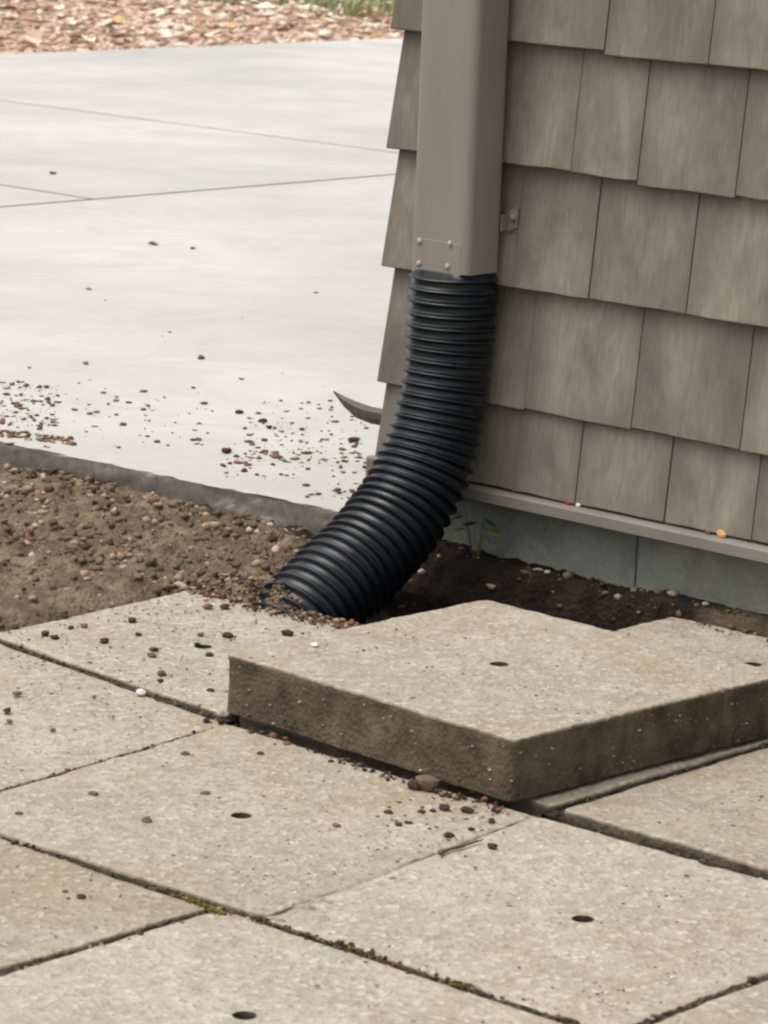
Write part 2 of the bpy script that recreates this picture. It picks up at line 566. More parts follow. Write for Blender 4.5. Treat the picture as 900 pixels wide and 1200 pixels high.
# grass at the far side of the bed
V, F = [], []
for i in range(14000):
    x = -7.8 - 4.0 * rng.random()
    y = rng.uniform(7.5, 12.5)
    if y < 8.95 + 0.45 * fbm(x, y, 0, 1.5) or x > -8.05 + 0.3 * fbm(x, y, 7, 1.5) or fbm(x, y, 5, 2.2) < -0.2:
        continue
    z = gb_z(x, y)
    a = rng.uniform(0, 6.28)
    h = rng.uniform(0.04, 0.11)
    w = 0.008
    lx, ly = rng.uniform(-.05, .05, 2)
    ca, sa = math.cos(a) * w, math.sin(a) * w
    k = len(V)
    V += [(x - ca, y - sa, z), (x + ca, y + sa, z), (x + lx * .5 + ca * .7, y + ly * .5 + sa * .7, z + h * .65), (x + lx * .5 - ca * .7, y + ly * .5 - sa * .7, z + h * .65), (x + lx, y + ly, z + h)]
    F += [(k, k + 1, k + 2, k + 3), (k + 3, k + 2, k + 4)]
o = mesh_obj('grass', V, F, M['grass'])
tag(o, 'thin green grass growing past the gravel bed', 'grass', kind='stuff')

# ------------------------------------------------------------------ soil bed between patio, driveway and house
SX0, SX1, SY0, SY1 = -1.5, 1.4, -1.05, 0.10


def soil_h(x, y):
    n1 = fbm(x, y, 0.3, 6)
    n2 = fbm(x, y, 1.7, 28)
    n3 = fbm(x, y, 4.1, 75, 3)
    z = 0.004 + 0.026 * math.exp(-((x + 0.45) ** 2 / 0.10 + (y + 0.17) ** 2 / 0.022)) + 0.016 * math.exp(-((x + 0.9) ** 2 / 0.05 + (y + 0.33) ** 2 / 0.02))
    z += 0.012 * n1 + 0.012 * n2 + 0.009 * n3
    # sunken strip along the driveway edge
    e = edge_y(x)
    tr = sstep(-0.13, -0.05, y - e + 0.02 * n1)
    if x < 0.06:
        z = z * (1 - tr) + (-0.007 + 0.013 * n1 + 0.010 * n2 + 0.005 * n3) * tr
    # slope down towards the dug hole in front of the wall
    hole = sstep(0.18, 0.27, x + 0.015 * n1) * sstep(0.0, -0.03, y + 0.055 + 0.012 * n1) if x < 0.75 else 0
    z = z * (1 - hole) + (-0.15 + 0.012 * n1 + 0.010 * n2) * hole
    hole2 = sstep(0.05, 0.14, x) * sstep(0.26, 0.2, x) * sstep(-0.27, -0.2, y) * sstep(-0.05, -0.09, y)
    z -= 0.03 * hole2
    # bank of soil banked up on the foundation
    bank = sstep(-0.075, -0.035, y + 0.012 * n1 + 0.006 * n2) * sstep(-0.01, 0.05, x)
    z = z * (1 - bank) + (0.030 + 0.006 * n1 + 0.005 * n2 + 0.003 * n3) * bank
    # lip of soil heaped against the pipe mouth
    z += 0.020 * math.exp(-((x - 0.10) ** 2 / 0.010 + (y + 0.400) ** 2 / 0.0008)) * (0.8 + 0.5 * n2)
    # under the paving
    if x > 0.56:
        bb = sstep(-0.06, -0.035, y + 0.010 * n1)
        z = min(z, 0.032) * bb + (-0.075) * (1 - bb)
    if x > -0.05:
        cover = sstep(-0.452, -0.405, y + 0.020 * n1 + 0.010 * n2)
        z = z * cover + (-0.03) * (1 - cover) if x > 0.0 else z
        if x <= 0.0:
            k = sstep(-0.05, 0.0, x + 0.008 * n2)
            z = z * (1 - k * (1 - cover)) + (-0.03) * k * (1 - cover)
    return z


def damp_shade(x, y):
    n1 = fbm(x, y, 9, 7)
    d = max(sstep(0.10, 0.24, x + 0.03 * n1) * sstep(-0.43, -0.37, y + 0.02 * n1), sstep(-0.04, 0.03, x + 0.02 * n1) * sstep(-0.30, -0.22, y + 0.03 * n1)) * (1 - 0.45 * sstep(0.60, 0.66, x))  # dug dark soil, with shade of hole and pipe painted in
    d2 = sstep(-0.16, -0.09, y - edge_y(x) + 0.07 * n1) * (0.9 if x < 0.1 else 0)  # shade of the trench below the driveway edge, put into the soil colour
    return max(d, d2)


DX = 0.006
nx, ny = int((SX1 - SX0) / DX), int((SY1 - SY0) / DX)
V, F, D = [], [], []
for j in range(ny + 1):
    y = SY0 + DX * j
    for i in range(nx + 1):
        x = SX0 + DX * i
        yy = y
        if x < -0.02:
            yy = min(y, edge_y(x) + 0.02)
        else:
            yy = min(y, 0.03)
        V.append((x, yy, soil_h(x, y)))
        D.append(damp_shade(x, y))
for j in range(ny):
    for i in range(nx):
        a = j * (nx + 1) + i
        F.append((a, a + 1, a + nx + 2, a + nx + 1))
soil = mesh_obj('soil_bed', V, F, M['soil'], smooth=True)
at = soil.data.attributes.new('damp_shade', 'FLOAT', 'POINT')
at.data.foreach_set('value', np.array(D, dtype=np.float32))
tag(soil, kind='structure')

pts, sz, wt = [], [], []
while len(pts) < 14000:
    x = rng.uniform(-1.25, 0.62)
    y = rng.uniform(-0.47, 0.05) if rng.random() < 0.7 else rng.uniform(-0.95, -0.4)
    if y < -0.44 and x > -0.015:
        continue
    if x < 0 and y > edge_y(x) - 0.02:
        continue
    if x > 0.12 and rng.random() < 0.88:
        continue
    if x > 0.0 and y > 0.0:
        continue
    pts.append((x, y, soil_h(x, y)))
    sz.append(0.0010 + 0.0105 * rng.random() ** 7)
o = scatter('soil_crumbs', pts, sz, [M['soil']] + CRUMBS, (52, 5, 18, 6, 16, 5), None, (0.45, 0.9), 5, 0.75)
tag(o, 'loose brown crumbs and small stones over the dug soil', 'soil')
# pebbles and litter on the soil along the foundation
pts, sz = [], []
for i in range(260):
    x = rng.uniform(0.28, 1.2)
    y = -0.02 - 0.05 * rng.random()
    pts.append((x, y, max(soil_h(x, y), 0.012 if x > 0.58 else -1)))
    sz.append(0.0014 + 0.006 * rng.random() ** 4)
o = scatter('foundation_litter', pts, sz, CRUMBS + [M['moss']], (45, 34, 5, 3, 3, 10), None, (0.4, 0.8), 6)
tag(o, 'crumbs, pebbles and bits of moss along the foundation', 'litter')

# ------------------------------------------------------------------ patio
patio = mesh_obj('patio', [(0.0, -3.4, -0.085), (3.2, -3.4, -0.085), (3.2, -0.42, -0.085), (0.0, -0.42, -0.085),
                           (0.0, -3.4, -0.040), (3.2, -3.4, -0.040), (3.2, -0.42, -0.040), (0.0, -0.42, -0.040)],
                 [(4, 5, 6, 7), (0, 1, 5, 4), (1, 2, 6, 5), (2, 3, 7, 6), (3, 0, 4, 7)], M['bed'])
tag(patio, kind='structure')


def slab_mesh(name, BL, BR, FR, FL, zt, thick, mat, parent, hole=None, hole_r=0.0108, n=64, tilt=(0, 0), seed=0.0):
    """square concrete slab with a drilled lifting hole, worn arrises and a gently uneven top.
    The top is a polar grid running from the hole rim to the worn outline."""
    BL, BR, FR, FL = (Vector((*p, 0)) for p in (BL, BR, FR, FL))
    ctr = (BL + BR + FR + FL) / 4
    hc = Vector((*hole, 0)) if hole else ctr
    per = []
    rc = 0.012                                     # rounded corners
    cs = [BL, FL, FR, BR]
    for k in range(4):
        p, q, r_ = cs[k], cs[(k + 1) % 4], cs[k - 1]
        a = p + (r_ - p).normalized() * rc
        b = p + (q - p).normalized() * rc
        for s in range(4):
            tt = s / 4
            per.append((a * (1 - tt) ** 2 + p * 2 * tt * (1 - tt) + b * tt * tt))
        e = q + (p - q).normalized() * rc
        for s in range(n):
            per.append(b.lerp(e, s / n))
    N = len(per)
    out = []
    for p in per:
        d = (p - ctr).normalized()
        w = 0.0022 * fbm(p.x, p.y, seed, 14) + 0.0018 * fbm(p.x, p.y, seed + 5, 60)
        chip = max(0.0, fbm(p.x, p.y, seed + 9, 22) - 0.55) * 0.012
        out.append((p + d * (w - chip), chip))
    V, F = [], []
    rings = []

    def zoff(x, y):
        return 0.0016 * fbm(x, y, seed, 5) + 0.0006 * fbm(x, y, seed, 40) + tilt[0] * (x - ctr.x) + tilt[1] * (y - ctr.y)
    def ring(fn):
        k = len(V)
        for i in range(N):
            V.append(fn(i))
        rings.append(k)
    def rim(i, rad, z):
        d = (out[i][0] - hc)
        d.z = 0
        d.normalize()
        x, y = hc.x + d.x * rad, hc.y + d.y * rad
        return (x, y, z + tilt[0] * (x - ctr.x) + tilt[1] * (y - ctr.y))
    ring(lambda i: rim(i, hole_r * 0.86, zt - 0.05))
    ring(lambda i: rim(i, hole_r * 0.92, zt - 0.006))
    ring(lambda i: rim(i, hole_r * 1.12, zt - 0.0006))
    fr = [0.10, 0.2, 0.32, 0.44, 0.56, 0.66, 0.75, 0.83, 0.90, 0.95]
    for f in fr:
        def fn(i, f=f):
            a = Vector(rim(i, hole_r * 1.12, 0))
            p = a.lerp(out[i][0], f)
            return (p.x, p.y, zt + zoff(p.x, p.y))
        ring(fn)
    for ins, dz in ((0.005, 0.0), (0.0016, 0.0009), (0.0, 0.0032)):
        def fn(i, ins=ins, dz=dz):
            p, chip = out[i]
            d = (ctr - p).normalized()
            q = p + d * ins
            return (q.x, q.y, zt + zoff(q.x, q.y) - dz - chip * (1.2 if ins < 0.004 else 0.1))
        ring(fn)
    for f in (0.15, 0.3, 0.45, 0.6, 0.75, 0.9, 1.0):
        def fn(i, f=f):
            p, chip = out[i]
            d = (ctr - p).normalized()
            q = p + d * (0.0012 + 0.0022 * noise.fractal(Vector((p.x * 22, p.y * 22, f * 1.6 + seed)), 1.0, 2.0, 4))
            return (q.x, q.y, zt - thick * f + tilt[0] * (q.x - ctr.x) + tilt[1] * (q.y - ctr.y))
        ring(fn)
    for a, b in zip(rings[:-1], rings[1:]):
        for i in range(N):
            j = (i + 1) % N
            F.append((a + i, b + i, b + j, a + j))
    # bottom of hole and bottom of slab
    F.append(tuple(rings[0] + i for i in range(N)))
    F.append(tuple(rings[-1] + i for i in range(N))[::-1])
    mi = [1] * (2 * N) + [0] * (len(F) - 2 * N - 2) + [1, 0]
    o = mesh_obj(name, V, F, [mat, M['bed']], parent, smooth=True, mat_idx=mi)
    me = o.data
    bm = bmesh.new()
    bm.from_mesh(me)
    bmesh.ops.recalc_face_normals(bm, faces=bm.faces)
    bm.to_mesh(me)
    bm.free()
    me.set_sharp_from_angle(angle=math.radians(50))
    return o


TH = 0.062
S_ = [  # back-left, back-right, front-right, front-left, top, hole
    ((-0.012, -0.418), (0.500, -0.420), (0.514, -0.893), (0.012, -0.843), 0.0, (0.245, -0.66)),
    ((0.028, -0.856), (0.545, -0.914), (0.592, -1.436), (0.085, -1.445), -0.001, (0.30, -1.17)),
    ((0.552, -0.924), (1.058, -0.925), (1.112, -1.428), (0.601, -1.444), 0.001, (0.839, -1.187)),
    ((1.0605, -0.925), (1.562, -0.914), (1.568, -1.424), (1.1145, -1.428), -0.001, (1.332, -1.174)),
    ((1.056, -0.402), (1.555, -0.395), (1.562, -0.888), (1.063, -0.884), 0.0, (1.31, -0.64)),
    ((0.536, -0.412), (1.042, -0.412), (1.047, -0.884), (0.530, -0.882), 0.0, None),
    ((0.553, -1.453), (1.053, -1.451), (1.052, -1.965), (0.548, -1.965), 0.001, (0.80, -1.72)),
    ((1.059, -1.440), (1.566, -1.434), (1.568, -1.948), (1.060, -1.955), -0.002, (1.300, -1.648)),
    ((1.576, -0.914), (2.075, -0.910), (2.080, -1.415), (1.582, -1.418), 0.001, (1.83, -1.165)),
    ((1.578, -1.440), (2.080, -1.436), (2.085, -1.940), (1.580, -1.948), 0.0, (1.83, -1.69)),
    ((0.046, -1.462), (0.540, -1.470), (0.540, -1.965), (0.046, -1.965), 0.0, (0.29, -1.72)),
    ((1.572, -0.395), (2.075, -0.395), (2.075, -0.890), (1.572, -0.888), 0.0, (1.82, -0.64)),
    ((0.568, 0.005), (1.072, 0.005), (1.078, -0.385), (0.572, -0.392), 0.010, (0.814, -0.175)),
    ((1.086, 0.005), (1.575, 0.005), (1.575, -0.380), (1.090, -0.382), 0.006, (1.33, -0.175)),
    ((0.548, -1.980), (1.050, -1.980), (1.050, -2.480), (0.548, -2.480), 0.0, (0.80, -2.23)),
    ((1.064, -1.972), (1.566, -1.965), (1.568, -2.460), (1.064, -2.468), 0.0, (1.31, -2.21)),
    ((1.580, -1.962), (2.082, -1.956), (2.085, -2.450), (1.582, -2.458), 0.0, (1.83, -2.20)),
]
for i, (a, b, c_, d, z, h) in enumerate(S_):
    slab_mesh('paving_slab', a, b, c_, d, z, TH, M['slab'], patio, h, tilt=(rng.uniform(-.003, .003), rng.uniform(-.003, .003)), seed=i * 3.7)

ls = slab_mesh('loose_slab', (0.527, -0.405), (1.040, -0.414), (1.019, -0.925), (0.516, -0.893), 0.0815, 0.0755, M['slab_loose'], None,
               (0.774, -0.663), n=110, seed=91.0)
tag(ls, 'lifted square concrete paving slab lying on top of the patio with soil-stained sides', 'paving slab')

# stones of the aggregate standing a little proud of the worn slab faces
AGG = [M['crumb_pale'], M['crumb_tan'], M['crumb_brown'], M['crumb_red'], M['leaf_white']]


def in_quad(p, q):
    sg = 0
    for k in range(4):
        a, b = q[k], q[(k + 1) % 4]
        cr = (b[0] - a[0]) * (p[1] - a[1]) - (b[1] - a[1]) * (p[0] - a[0])
        if cr == 0:
            continue
        if sg == 0:
            sg = 1 if cr > 0 else -1
        elif (cr > 0) != (sg > 0):
            return False
    return True


def shrink(q, f):
    cx_, cy_ = sum(p[0] for p in q) / 4, sum(p[1] for p in q) / 4
    return [(cx_ + (p[0] - cx_) * f, cy_ + (p[1] - cy_) * f) for p in q]


pts, sz = [], []
for (a, b, c_, d, z, h) in S_:
    q = shrink((a, b, c_, d), 0.96)
    for k in range(520):
        p = (rng.uniform(min(v[0] for v in q), max(v[0] for v in q)), rng.uniform(min(v[1] for v in q), max(v[1] for v in q)))
        if not in_quad(p, q) or (h and math.hypot(p[0] - h[0], p[1] - h[1]) < 0.016):
            continue
        pts.append((*p, z - 0.0006))
        sz.append(0.0009 + 0.0021 * rng.random() ** 2)
o = scatter('aggregate', pts, sz, AGG, (34, 26, 22, 12, 5), patio, (0.25, 0.55), 41, 0.5)
pts, sz = [], []
q = shrink(((0.527, -0.405), (1.040, -0.414), (1.019, -0.925), (0.516, -0.893)), 0.96)
for k in range(560):
    p = (rng.uniform(0.5, 1.05), rng.uniform(-0.93, -0.4))
    if in_quad(p, q) and math.hypot(p[0] - 0.774, p[1] + 0.663) > 0.016:
        pts.append((*p, 0.0809))
        sz.append(0.0009 + 0.0021 * rng.random() ** 2)
for k in range(150):
    f = rng.random()
    zz = 0.008 + 0.068 * rng.random()
    pts.append((0.516 + 0.503 * f, -0.893 - 0.032 * f + 0.0005, zz) if rng.random() < 0.5 else (1.019 + 0.021 * f - 0.0005, -0.925 + 0.511 * f, zz))
    sz.append(0.0010 + 0.0024 * rng.random() ** 2)
o = scatter('aggregate', pts, sz, AGG, (30, 28, 26, 10, 4), ls, (0.25, 0.7), 43, 0.5)

# soil and moss packed in the joints
pts, sz = [], []
JN = [((0.03, -0.853), (0.53, -0.905)), ((0.53, -0.91), (1.06, -0.914)), ((1.06, -0.905), (1.56, -0.901)), ((0.09, -1.455), (0.60, -1.452)), ((0.60, -1.455), (1.12, -1.44)),
      ((1.12, -1.436), (1.57, -1.43)), ((0.55, -0.92), (0.598, -1.44)), ((1.062, -0.925), (1.116, -1.424)), ((1.06, -1.45), (1.058, -1.96)), ((1.57, -0.91), (1.575, -1.42)),
      ((1.05, -0.41), (1.055, -0.89))]
TOPZ = [-0.004, -0.030, -0.010, -0.003, -0.003, -0.003, -0.003, -0.0012, -0.003, -0.003, -0.008]
for (p, q), zt_ in zip(JN, TOPZ):
    p_, q_ = Vector((*p, 0)), Vector((*q, 0))
    d_ = (q_ - p_).normalized()
    s_ = Vector((-d_.y, d_.x, 0))
    V, F = [], []
    NJ = 70
    for k in range(NJ + 1):
        b_ = p_.lerp(q_, k / NJ)
        zz = zt_ + 0.0022 * fbm(b_.x, b_.y, 2, 25) - 0.0006
        for w_, z_ in ((-0.017, -0.06), (-0.017, zz), (0.0, zz + 0.0012 * fbm(b_.x, b_.y, 7, 60)), (0.017, zz), (0.017, -0.06)):
            c_ = b_ + s_ * w_
            V.append((c_.x, c_.y, z_))
    for k in range(NJ):
        for m_ in range(4):
            F.append((k * 5 + m_, k * 5 + m_ + 1, k * 5 + m_ + 6, k * 5 + m_ + 5))
    mesh_obj('joint_fill', V, F, M['sand'] if zt_ > -0.002 else M['bed'], patio, smooth=True)
    if zt_ > -0.002:
        continue
    for k in range(200):
        t_ = rng.random()
        pts.append((p[0] + (q[0] - p[0]) * t_ + rng.normal(0, .004), p[1] + (q[1] - p[1]) * t_ + rng.normal(0, .004), zt_ - 0.003 + 0.005 * rng.random()))
        sz.append(rng.uniform(.0012, .0035))
o = scatter('joint_soil', pts, sz, CRUMBS, (55, 35, 5, 4, 1), patio, (0.5, 0.9), 8)
pts, sz = [], []
for (px, py, n_, sp) in ((238, 1062, 150, 14), (252, 1067, 60, 6), (428, 1116, 90, 14), (20, 989, 40, 10), (530, 1152, 50, 12), (215, 1052, 50, 12), (300, 1078, 25, 14), (370, 1100, 30, 14)):
    for k in range(n_):
        u = rng.normal(0, sp)
        p = at_z(px + u, py + u * 0.33 + rng.normal(0, 2.0), 0)
        pts.append((p.x, p.y, -0.008 + 0.009 * rng.random()))
        sz.append(rng.uniform(.0015, .004))
o = scatter('joint_moss', pts, sz, [M['moss'], CRUMBS[0], M['crumb_tan']], (60, 30, 8), patio, (0.5, 0.9), 9)

# ------------------------------------------------------------------ house corner
house = empty('house')
tag(house, 'grey-brown shingled house corner standing on a painted concrete foundation', 'house')
bm = bmesh.new()
bm_box(bm, 0.004, 4.2, -0.004, 3.4, 0.128, 2.75)
bm_obj('wall', bm, M['trim'], house)
E_ = 0.178
Z0 = 0.267
BUTT, TOPY, OVER, THK = -0.039, -0.021, 0.034, 0.0165


def shingle(x0, x1, zb, top, side='A', left_corner=False, h=None, lift=0.0):
    """wedge-hung shingle: x along the wall, butt proud of the course below; local origin at its lower corner"""
    tot = (h if h else E_) + OVER
    sl = (TOPY - BUTT) / E_
    w = x1 - x0
    yb = BUTT - lift
    prof = []
    bev = 0.0018
    V = []
    cols = 4
    wob = [random.uniform(-0.0012, 0.0012) for _ in range(cols + 1)]
    for i in range(cols + 1):
        u = w * i / cols
        lc = 0.0
        def xo(z):
            if left_corner and i == 0:
                return 0.012 * (z / E_)          # the corner shingle is trimmed to the slope of the side wall
            return u
        zw = wob[i]
        pts = [(xo(0), yb + THK, zw + 0.001), (xo(0), yb + bev, zw), (xo(0), yb, zw + bev), (xo(tot), yb + sl * tot, tot), (xo(tot), yb + sl * tot + THK, tot)]
        V += pts
    F = []
    for i in range(cols):
        a, b = i * 5, (i + 1) * 5
        for k in range(5):
            k2 = (k + 1) % 5
            F.append((a + k, b + k, b + k2, a + k2))
    F.append((0, 1, 2, 3, 4))
    k = cols * 5
    F.append((k + 4, k + 3, k + 2, k + 1, k))
    if side == 'B':                               # side wall: mirror into the -x facing plane
        V = [(y, x, z) for (x, y, z) in V]
        F = [f[::-1] for f in F]
        loc = (0, x0, zb)
    else:
        loc = (x0, 0, zb)
    return mesh_obj('shingle', V, F, M['shingle'], house, loc=loc)


JOINTS = {3: [0.394, 0.579, 0.745], 2: [0.180, 0.344, 0.465, 0.638, 0.80], 1: [0.110, 0.243, 0.388, 0.564, 0.72], 0: [0.130, 0.276, 0.477, 0.671, 0.82], -1: [0.120, 0.263, 0.382, 0.546, 0.70]}
FAINT = {(2, 0.344), (1, 0.243), (-1, 0.263), (0, 0.276)}
DROP = {(3, 0.394): -0.006, (3, 0.579): -0.006, (2, 0.465): -0.006, (2, 0.638): -0.004, (1, 0.388): 0.0, (1, 0.564): -0.001, (0, 0.477): 0.001, (0, 0.671): -0.001}
rest_v, rest_f = [], []
for k in range(-1, 13):
    zb = Z0 + E_ * k if k >= 0 else 0.1425
    h = E_ if k >= 0 else Z0 - 0.1425
    js = [-0.016] + list(JOINTS.get(k, [0.10 + 0.05 * random.random()]))
    while js[-1] < (1.35 if k <= 5 else 0.9):
        js.append(js[-1] + random.uniform(0.115, 0.195))
    for a, b in zip(js[:-1], js[1:]):
        ga = 0.0003 if (k, a) in FAINT else 0.0011
        gb_ = 0.0003 if (k, b) in FAINT else 0.0011
        dz = DROP.get((k, a), random.uniform(-0.002, 0.002) if a > 0 else 0.0)
        if k == -1:
            dz = 0
        sh = shingle(a + (ga if a > 0 else 0), b - gb_, zb + dz, None, 'A', a < 0, h, lift=random.uniform(0, 0.0015))
    # side wall
    y = -0.012
    while y < 0.75:
        w = random.uniform(0.115, 0.195)
        if y + w < 0.75 or True:
            shb = shingle(y + 0.0012, y + w - 0.0012, zb + (random.uniform(-.002, .002) if y > 0 else 0), None, 'B', False, h)
            shb.location.x = 0.020
        y += w
# ground course starter trim
bm = bmesh.new()
prof = [(0.0, 0.118), (-0.048, 0.1175), (-0.052, 0.1195), (-0.052, 0.1345), (-0.049, 0.1375), (-0.022, 0.1415), (0.0, 0.1415)]
vs0 = [bm.verts.new((-0.004, y, z)) for y, z in prof]
vs1 = [bm.verts.new((4.2, y, z)) for y, z in prof]
n = len(prof)
for i in range(n):
    bm.faces.new((vs0[i], vs0[(i + 1) % n], vs1[(i + 1) % n], vs1[i]))
bm.faces.new(vs0)
bm.faces.new(vs1[::-1])
bm_obj('starter_strip', bm, M['trim'], house)
bm = bmesh.new()
bm_box(bm, -0.020, 0.012, -0.0015, 3.4, 0.119, 0.1405, 0.003)
bm_obj('starter_strip', bm, M['trim'], house)
# corner lug at the foot of the siding
bm = bmesh.new()
bm_box(bm, -0.030, -0.006, -0.044, -0.030, 0.098, 0.150, 0.003)
bm_obj('corner_cap', bm, M['bracket'], house)
# foundation and its blocks
bm = bmesh.new()
bm_box(bm, 0.02, 4.2, 0.020, 3.4, -0.3, 0.125)
fo = bm_obj('foundation', bm, M['bed'], house)
xb = [0.006, 0.067, 0.467, 0.867, 1.267, 1.667]
for a, b in zip(xb[:-1], xb[1:]):
    bm = bmesh.new()
    bm_box(bm, a + 0.0015, b - 0.0015, 0.002, 0.035, -0.28, 0.1165, 0.0025)
    bm_obj('foundation_block', bm, M['found'], fo)
yb_ = [0.036, 0.436, 0.836, 1.236]
for a, b in zip(yb_[:-1], yb_[1:]):
    bm = bmesh.new()
    bm_box(bm, 0.004, 0.03, a + 0.0015, b - 0.0015, -0.28, 0.1165, 0.0025)
    bm_obj('foundation_block', bm, M['found'], fo)

# ------------------------------------------------------------------ downspout
spout = empty('downspout', (0.168, -0.082, 0.0))
tag(spout, 'tall rectangular taupe metal downspout fixed to the shingled wall', 'downspout')
bm = bmesh.new()
hx, hy, rr = 0.0565, 0.0385, 0.013


def rrect(hx, hy, r, z, seg=6):
    out = []
    for (sx_, sy_, a0) in ((1, 1, 0), (-1, 1, 90), (-1, -1, 180), (1, -1, 270)):
        for s in range(seg + 1):
            a = math.radians(a0 + 90 * s / seg)
            out.append((sx_ * (hx - r) + r * math.cos(a), sy_ * (hy - r) + r * math.sin(a), z))
    return out


def spout_z(x):                   # crooked hand-cut lower end
    return 0.4605 + 0.06 * x + 0.0012 * math.sin(x * 160)


levels = [('o', 0.0), ('o', 0.006), ('o', 0.16), ('o', 0.45), ('o', 0.9), ('o', 2.2)]
R_ = []
for kind, dz in levels:
    R_.append([bm.verts.new((x, y, spout_z(x) + dz)) for x, y, z in rrect(hx, hy, rr, 0)])
IN = [[bm.verts.new((x, y, spout_z(x) + dz)) for x, y, z in rrect(hx - 0.0016, hy - 0.0016, rr - 0.0014, 0)] for dz in (0.0, 0.12)]
n = len(R_[0])
for a, b in zip(R_[:-1], R_[1:]):
    for i in range(n):
        bm.faces.new((a[i], a[(i + 1) % n], b[(i + 1) % n], b[i]))
for a, b in ((IN[0], R_[0]), (IN[1], IN[0])):
    for i in range(n):
        bm.faces.new((a[i], a[(i + 1) % n], b[(i + 1) % n], b[i]))
bm.faces.new(IN[1])
bm.faces.new(R_[-1])
tube = bm_obj('spout_tube', bm, M['spout'], spout, smooth=True)
tube.data.set_sharp_from_angle(angle=math.radians(35))
# doubled sheet at the end, held by four screws
bm = bmesh.new()
pl = [(-0.0545 + 0.013, 0.0), (0.030, 0.0), (0.030, 0.047), (-0.0415, 0.047)]
bm_box(bm, -0.0435, 0.0435, -hy - 0.0006, -hy + 0.0005, spout_z(-0.02) + 0.002, spout_z(-0.02) + 0.050, 0.0004, 1)
bm_obj('end_plate', bm, M['spout'], spout)
for (x, z) in ((-0.036, 0.505), (0.023, 0.508), (-0.036, 0.472), (0.020, 0.474)):
    bm = bmesh.new()
    bmesh.ops.create_uvsphere(bm, u_segments=12, v_segments=8, radius=0.0044)
    for v in bm.verts:
        v.co = Vector((v.co.x, v.co.z * 0.55, v.co.y))
    o = bm_obj('screw', bm, M['screw'], spout, smooth=True, loc=(x, -hy - 0.0014, z))
# strap tab screwed to the wall beside the spout
bm = bmesh.new()
bm_box(bm, 0.0575, 0.0600, 0.030, 0.054, 0.528, 0.552, 0.0008, 1)
bm_box(bm, 0.0585, 0.076, 0.046, 0.050, 0.524, 0.556, 0.0012, 1)
for v in bm.verts:
    v.co.z += 0.004 * math.sin(v.co.x * 200) + (v.co.x - 0.06) * 0.25
st_ = bm_obj('strap_tab', bm, M['bracket'], spout)
bm = bmesh.new()
bmesh.ops.create_uvsphere(bm, u_segments=10, v_segments=6, radius=0.0065)
for v in bm.verts:
    v.co.y *= 0.7
bm_obj('strap_screw', bm, M['bracket'], st_, smooth=True, loc=(0.0695, 0.0445, 0.546))

# ------------------------------------------------------------------ corrugated pipe
ctrl = [(-0.084, 0.500), (-0.084, 0.462), (-0.085, 0.420), (-0.088, 0.345), (-0.101, 0.258), (-0.126, 0.178), (-0.172, 0.108), (-0.235, 0.054), (-0.304, 0.011), (-0.367, -0.029), (-0.425, -0.074)]


def catmull(P, n=60):
    out = []
    for i in range(len(P) - 1):
        p0, p1, p2, p3 = P[max(i - 1, 0)], P[i], P[i + 1], P[min(i + 2, len(P) - 1)]
        for k in range(n):
            t_ = k / n
            out.append(tuple(0.5 * (2 * b + (c - a) * t_ + (2 * a - 5 * b + 4 * c - d) * t_ ** 2 + (3 * b - a - 3 * c + d) * t_ ** 3) for a, b, c, d in zip(p0, p1, p2, p3)))
    out.append(P[-1])
    return np.array(out)


P = catmull(ctrl)
seg = np.r_[0, np.cumsum(np.hypot(*np.diff(P, axis=0).T))]
PITCH, SUB, NR = 0.0182, 14, 60
L = seg[-1]
NS = int(L / PITCH * SUB)
V, F = [], []
PX = 0.168
for s in range(NS + 1):
    l_ = L * s / NS
    y, z = np.interp(l_, seg, P[:, 0]), np.interp(l_, seg, P[:, 1])
    e = 0.004
    ty = np.interp(l_ + e, seg, P[:, 0]) - np.interp(l_ - e, seg, P[:, 0])
    tz = np.interp(l_ + e, seg, P[:, 1]) - np.interp(l_ - e, seg, P[:, 1])
    nn = math.hypot(ty, tz)
    ty, tz = ty / nn, tz / nn
    ny_, nz_ = -tz, ty                             # in-plane normal
    ph = (l_ / PITCH) % 1.0
    # rounded crests, flatter valleys
    prof = 0.5 - 0.5 * math.cos(2 * math.pi * ph)
    prof = prof ** 3.0
    squash = 1 - sstep(0.034, 0.050, l_)            # top is pushed into the rectangular spout
    rad = (0.0605 + 0.0072 * prof * (1 - 0.6 * squash)) * (1 + 0.09 * sstep(0.16, 0.45, l_)) * (1 + 0.012 * math.sin(l_ * 23) + 0.008 * math.sin(l_ * 61))
    for i in range(NR):
        a = 2 * math.pi * i / NR
        ca, sa = math.cos(a), math.sin(a)
        rx = rad * ca
        rn = rad * sa
        if squash > 0:
            se = (abs(ca) ** 5 + abs(sa) ** 5) ** (-1 / 5)
            qx, qn = 0.0535 * ca * se, 0.0355 * sa * se
            rx = rx * (1 - squash) + qx * squash
            rn = rn * (1 - squash) + qn * squash
        V.append((PX - 0.018 * sstep(0.22, 0.60, l_) + rx, y + ny_ * rn, z + nz_ * rn))
for s in range(NS):
    for i in range(NR):
        j = (i + 1) % NR
        F.append((s * NR + i, s * NR + j, (s + 1) * NR + j, (s + 1) * NR + i))
F.append(tuple(range(NR)))
F.append(tuple(range(NS * NR, NS * NR + NR))[::-1])
pipe = mesh_obj('corrugated_pipe', V, F, M['pipe'], smooth=True)
tag(pipe, 'black corrugated plastic drain pipe curving from the downspout into the soil', 'drain pipe')

